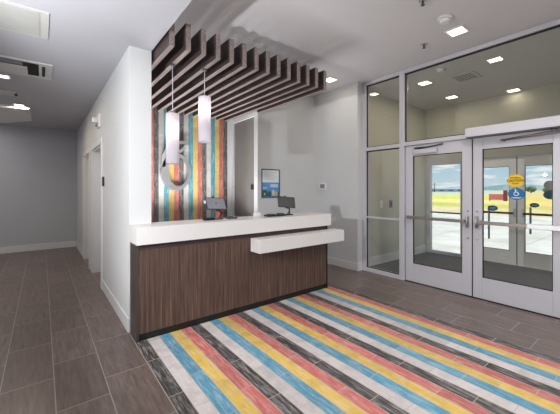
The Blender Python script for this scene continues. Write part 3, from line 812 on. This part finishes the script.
vent(5.24, 5.64, 1.88, 2.22, ZV, 'louvred white ceiling vent in the vestibule')
# hall vent: a box diffuser with an open dark throat and two slots
r = thing('ceiling_vent', 'white hall ceiling air diffuser with dark open throat and two slots', 'vent', (-.25, 4.78, ZH))
x0, x1, y0, y1 = -.62, .10, 4.48, 5.08
f = B(); f.box(x0, x1, y0, y0 + .05, ZH - .014, ZH, .003).box(x0, x1, y1 - .05, y1, ZH - .014, ZH, .003).box(x1 - .13, x1, y0 + .05, y1 - .05, ZH - .014, ZH, .003).box(x0, x0 + .05, y0 + .05, y1 - .05, ZH - .014, ZH, .003)
f.build('frame', 'vent_white', r)
B().box(x0 + .05, x1 - .13, y0 + .05, y1 - .05, ZH - .004, ZH - .001).build('throat', 'gasket', r)
B().prism([(x0 + .06, y0 + .24, ZH - .010), (x0 + .06, y1 - .06, ZH - .022), (x0 + .06, y1 - .06, ZH - .016), (x0 + .06, y0 + .24, ZH - .004)], (.42, 0, 0)).build('deflector_blade', 'vent_white', r)
B().prism([(x0 + .08, y0 + .09, ZH - .006), (x0 + .08, y0 + .16, ZH - .02), (x0 + .08, y0 + .17, ZH - .014), (x0 + .08, y0 + .10, ZH - .004)], (.36, 0, 0)).build('damper', 'slate', r)
for xx in (x1 - .20, x1 - .10): B().box(xx, xx + .03, y0 + .09, y1 - .12, ZH - .018, ZH - .012).build('slot', 'gasket', r)
r = thing('access_panel', 'grey framed access panel in the hall ceiling at the top left corner', 'access panel', (-.4, 3.45, ZH))
B().box(-.72, .048, 3.17, 3.73, ZH - .008, ZH, .002).build('frame', 'vent_white', r)
B().box(-.69, -.02, 3.20, 3.70, ZH - .010, ZH - .006, .001).build('door', 'access', r)
B().box(-.018, -.013, 3.20, 3.70, ZH - .0095, ZH - .0075).build('seam', 'st_grey', r)
r = thing('hanging_panel', 'pale hanging ceiling panel at the far end of the hall', 'ceiling panel', (-.45, 7.9, ZH - .06))
B().prism([(-.80, 7.15, ZH - .05), (-.17, 7.0, ZH - .05), (-.17, 8.15, ZH - .05), (-.80, 9.0, ZH - .05)], (0, 0, .05)).build('panel', 'quartz', r)
B().box(-.36, -.25, 7.02, 7.09, ZH - .058, ZH - .05).build('clip', 'gasket', r)
r = thing('occupancy_sensor', 'small white sensor on the hall ceiling between the two lit squares', 'sensor', (-.42, 6.1, ZH))
B().box(-.56, -.30, 6.02, 6.22, ZH - .03, ZH, .008).build('body', 'vent_white', r)
B().box(-.33, -.295, 6.05, 6.19, ZH - .034, ZH - .012, .003).build('lens', 'gasket', r)

# ------------------------------------------------------------------ light
# photographer's flash on a stand, left of the picture
fl = lamp('flash_lamp', 'SPOT', (-1.05, 2.0, 1.82), 290, (.95, .98, 1.0), shadow_soft_size=.035, spot_size=math.radians(126), spot_blend=.5)
fl.rotation_euler = Vector((3.2, .9, .5)).to_track_quat('-Z', 'Y').to_euler()
# fill lamps added out of view to lift the lobby's ambient light
for x, y in ((2.6, .6), (1.4, -1.4), (3.4, -1.4), (2.4, -3.4)):
    lamp('lobby_fill_lamp', 'AREA', (x, y, ZL - .02), 30, (1.0, .99, .98), shape='SQUARE', size=.5)
for y, en in ((-2.0, 17), (.3, 20), (6.1, 11), (8.3, 9)): lamp('hall_fill_lamp', 'AREA', (-1.25, y, ZH - .02), en, (1.0, .99, .99), shape='SQUARE', size=.5)  # fill lamps added out of view to brighten the hall
ul = lamp('fill_uplight', 'AREA', (1.8, 4.8, .76), 42, (.98, .98, 1.0), shape='RECTANGLE', size=1.9, size_y=.3, spread=math.radians(125))  # upward fill added behind the counter to brighten tile wall and slats
ul.rotation_euler = (PI, 0, 0)
sun = lamp('sun', 'SUN', (10, 0, 30), 4.6, (1.0, .98, .95), angle=.01)
sun.rotation_euler = Vector((.14, .10, -1)).to_track_quat('-Z', 'Y').to_euler()

w = bpy.data.worlds.new('day_sky'); sc.world = w; w.use_nodes = True
nt = w.node_tree; nt.nodes.clear()
out = nt.nodes.new('ShaderNodeOutputWorld'); bg = nt.nodes.new('ShaderNodeBackground')
tc = nt.nodes.new('ShaderNodeTexCoord'); sp = nt.nodes.new('ShaderNodeSeparateXYZ'); nt.links.new(tc.outputs['Generated'], sp.inputs[0])
gr = nt.nodes.new('ShaderNodeValToRGB'); nt.links.new(sp.outputs[2], gr.inputs[0])
cr = gr.color_ramp; cr.elements[0].position = 0.0; cr.elements[0].color = rgb(206, 222, 232)
cr.elements[1].position = .14; cr.elements[1].color = rgb(132, 188, 224)
e = cr.elements.new(.6); e.color = rgb(120, 168, 212)
mp = nt.nodes.new('ShaderNodeMapping'); mp.inputs['Scale'].default_value = (4.5, 4.5, 26); nt.links.new(tc.outputs['Generated'], mp.inputs[0])
nz = nt.nodes.new('ShaderNodeTexNoise'); nz.inputs['Scale'].default_value = 2.6; nz.inputs['Detail'].default_value = 7; nt.links.new(mp.outputs[0], nz.inputs['Vector'])
cl_ = nt.nodes.new('ShaderNodeValToRGB'); cl_.color_ramp.elements[0].position = .47; cl_.color_ramp.elements[1].position = .58; nt.links.new(nz.outputs['Fac'], cl_.inputs[0])
mx = nt.nodes.new('ShaderNodeMix'); mx.data_type = 'RGBA'
nt.links.new(cl_.outputs[0], mx.inputs[0]); nt.links.new(gr.outputs[0], mx.inputs[6]); mx.inputs[7].default_value = rgb(246, 247, 248)
nt.links.new(mx.outputs[2], bg.inputs[0]); bg.inputs[1].default_value = 1.0
nt.links.new(bg.outputs[0], out.inputs[0])

# ------------------------------------------------------------------ camera
cam = bpy.data.cameras.new('camera'); co = bpy.data.objects.new('camera', cam); C.objects.link(co)
co.location = (0, 0, 1.46)
FPX = 305.0
cam.sensor_width = 36.0; cam.lens = FPX / 560 * 36.0
yaw = math.atan((280 - 42) / FPX)
co.rotation_euler = (PI / 2, 0, -yaw)
cam.shift_y = -(207 - 189) / 560
cam.clip_end = 2000
sc.camera = co
sc.view_settings.view_transform = 'Standard'
sc.view_settings.look = 'None'
sc.view_settings.exposure = 0.12
sc.cycles.use_denoising = True
sc.cycles.max_bounces = 10
sc.cycles.transparent_max_bounces = 16
sc.cycles.sample_clamp_indirect = 4.0
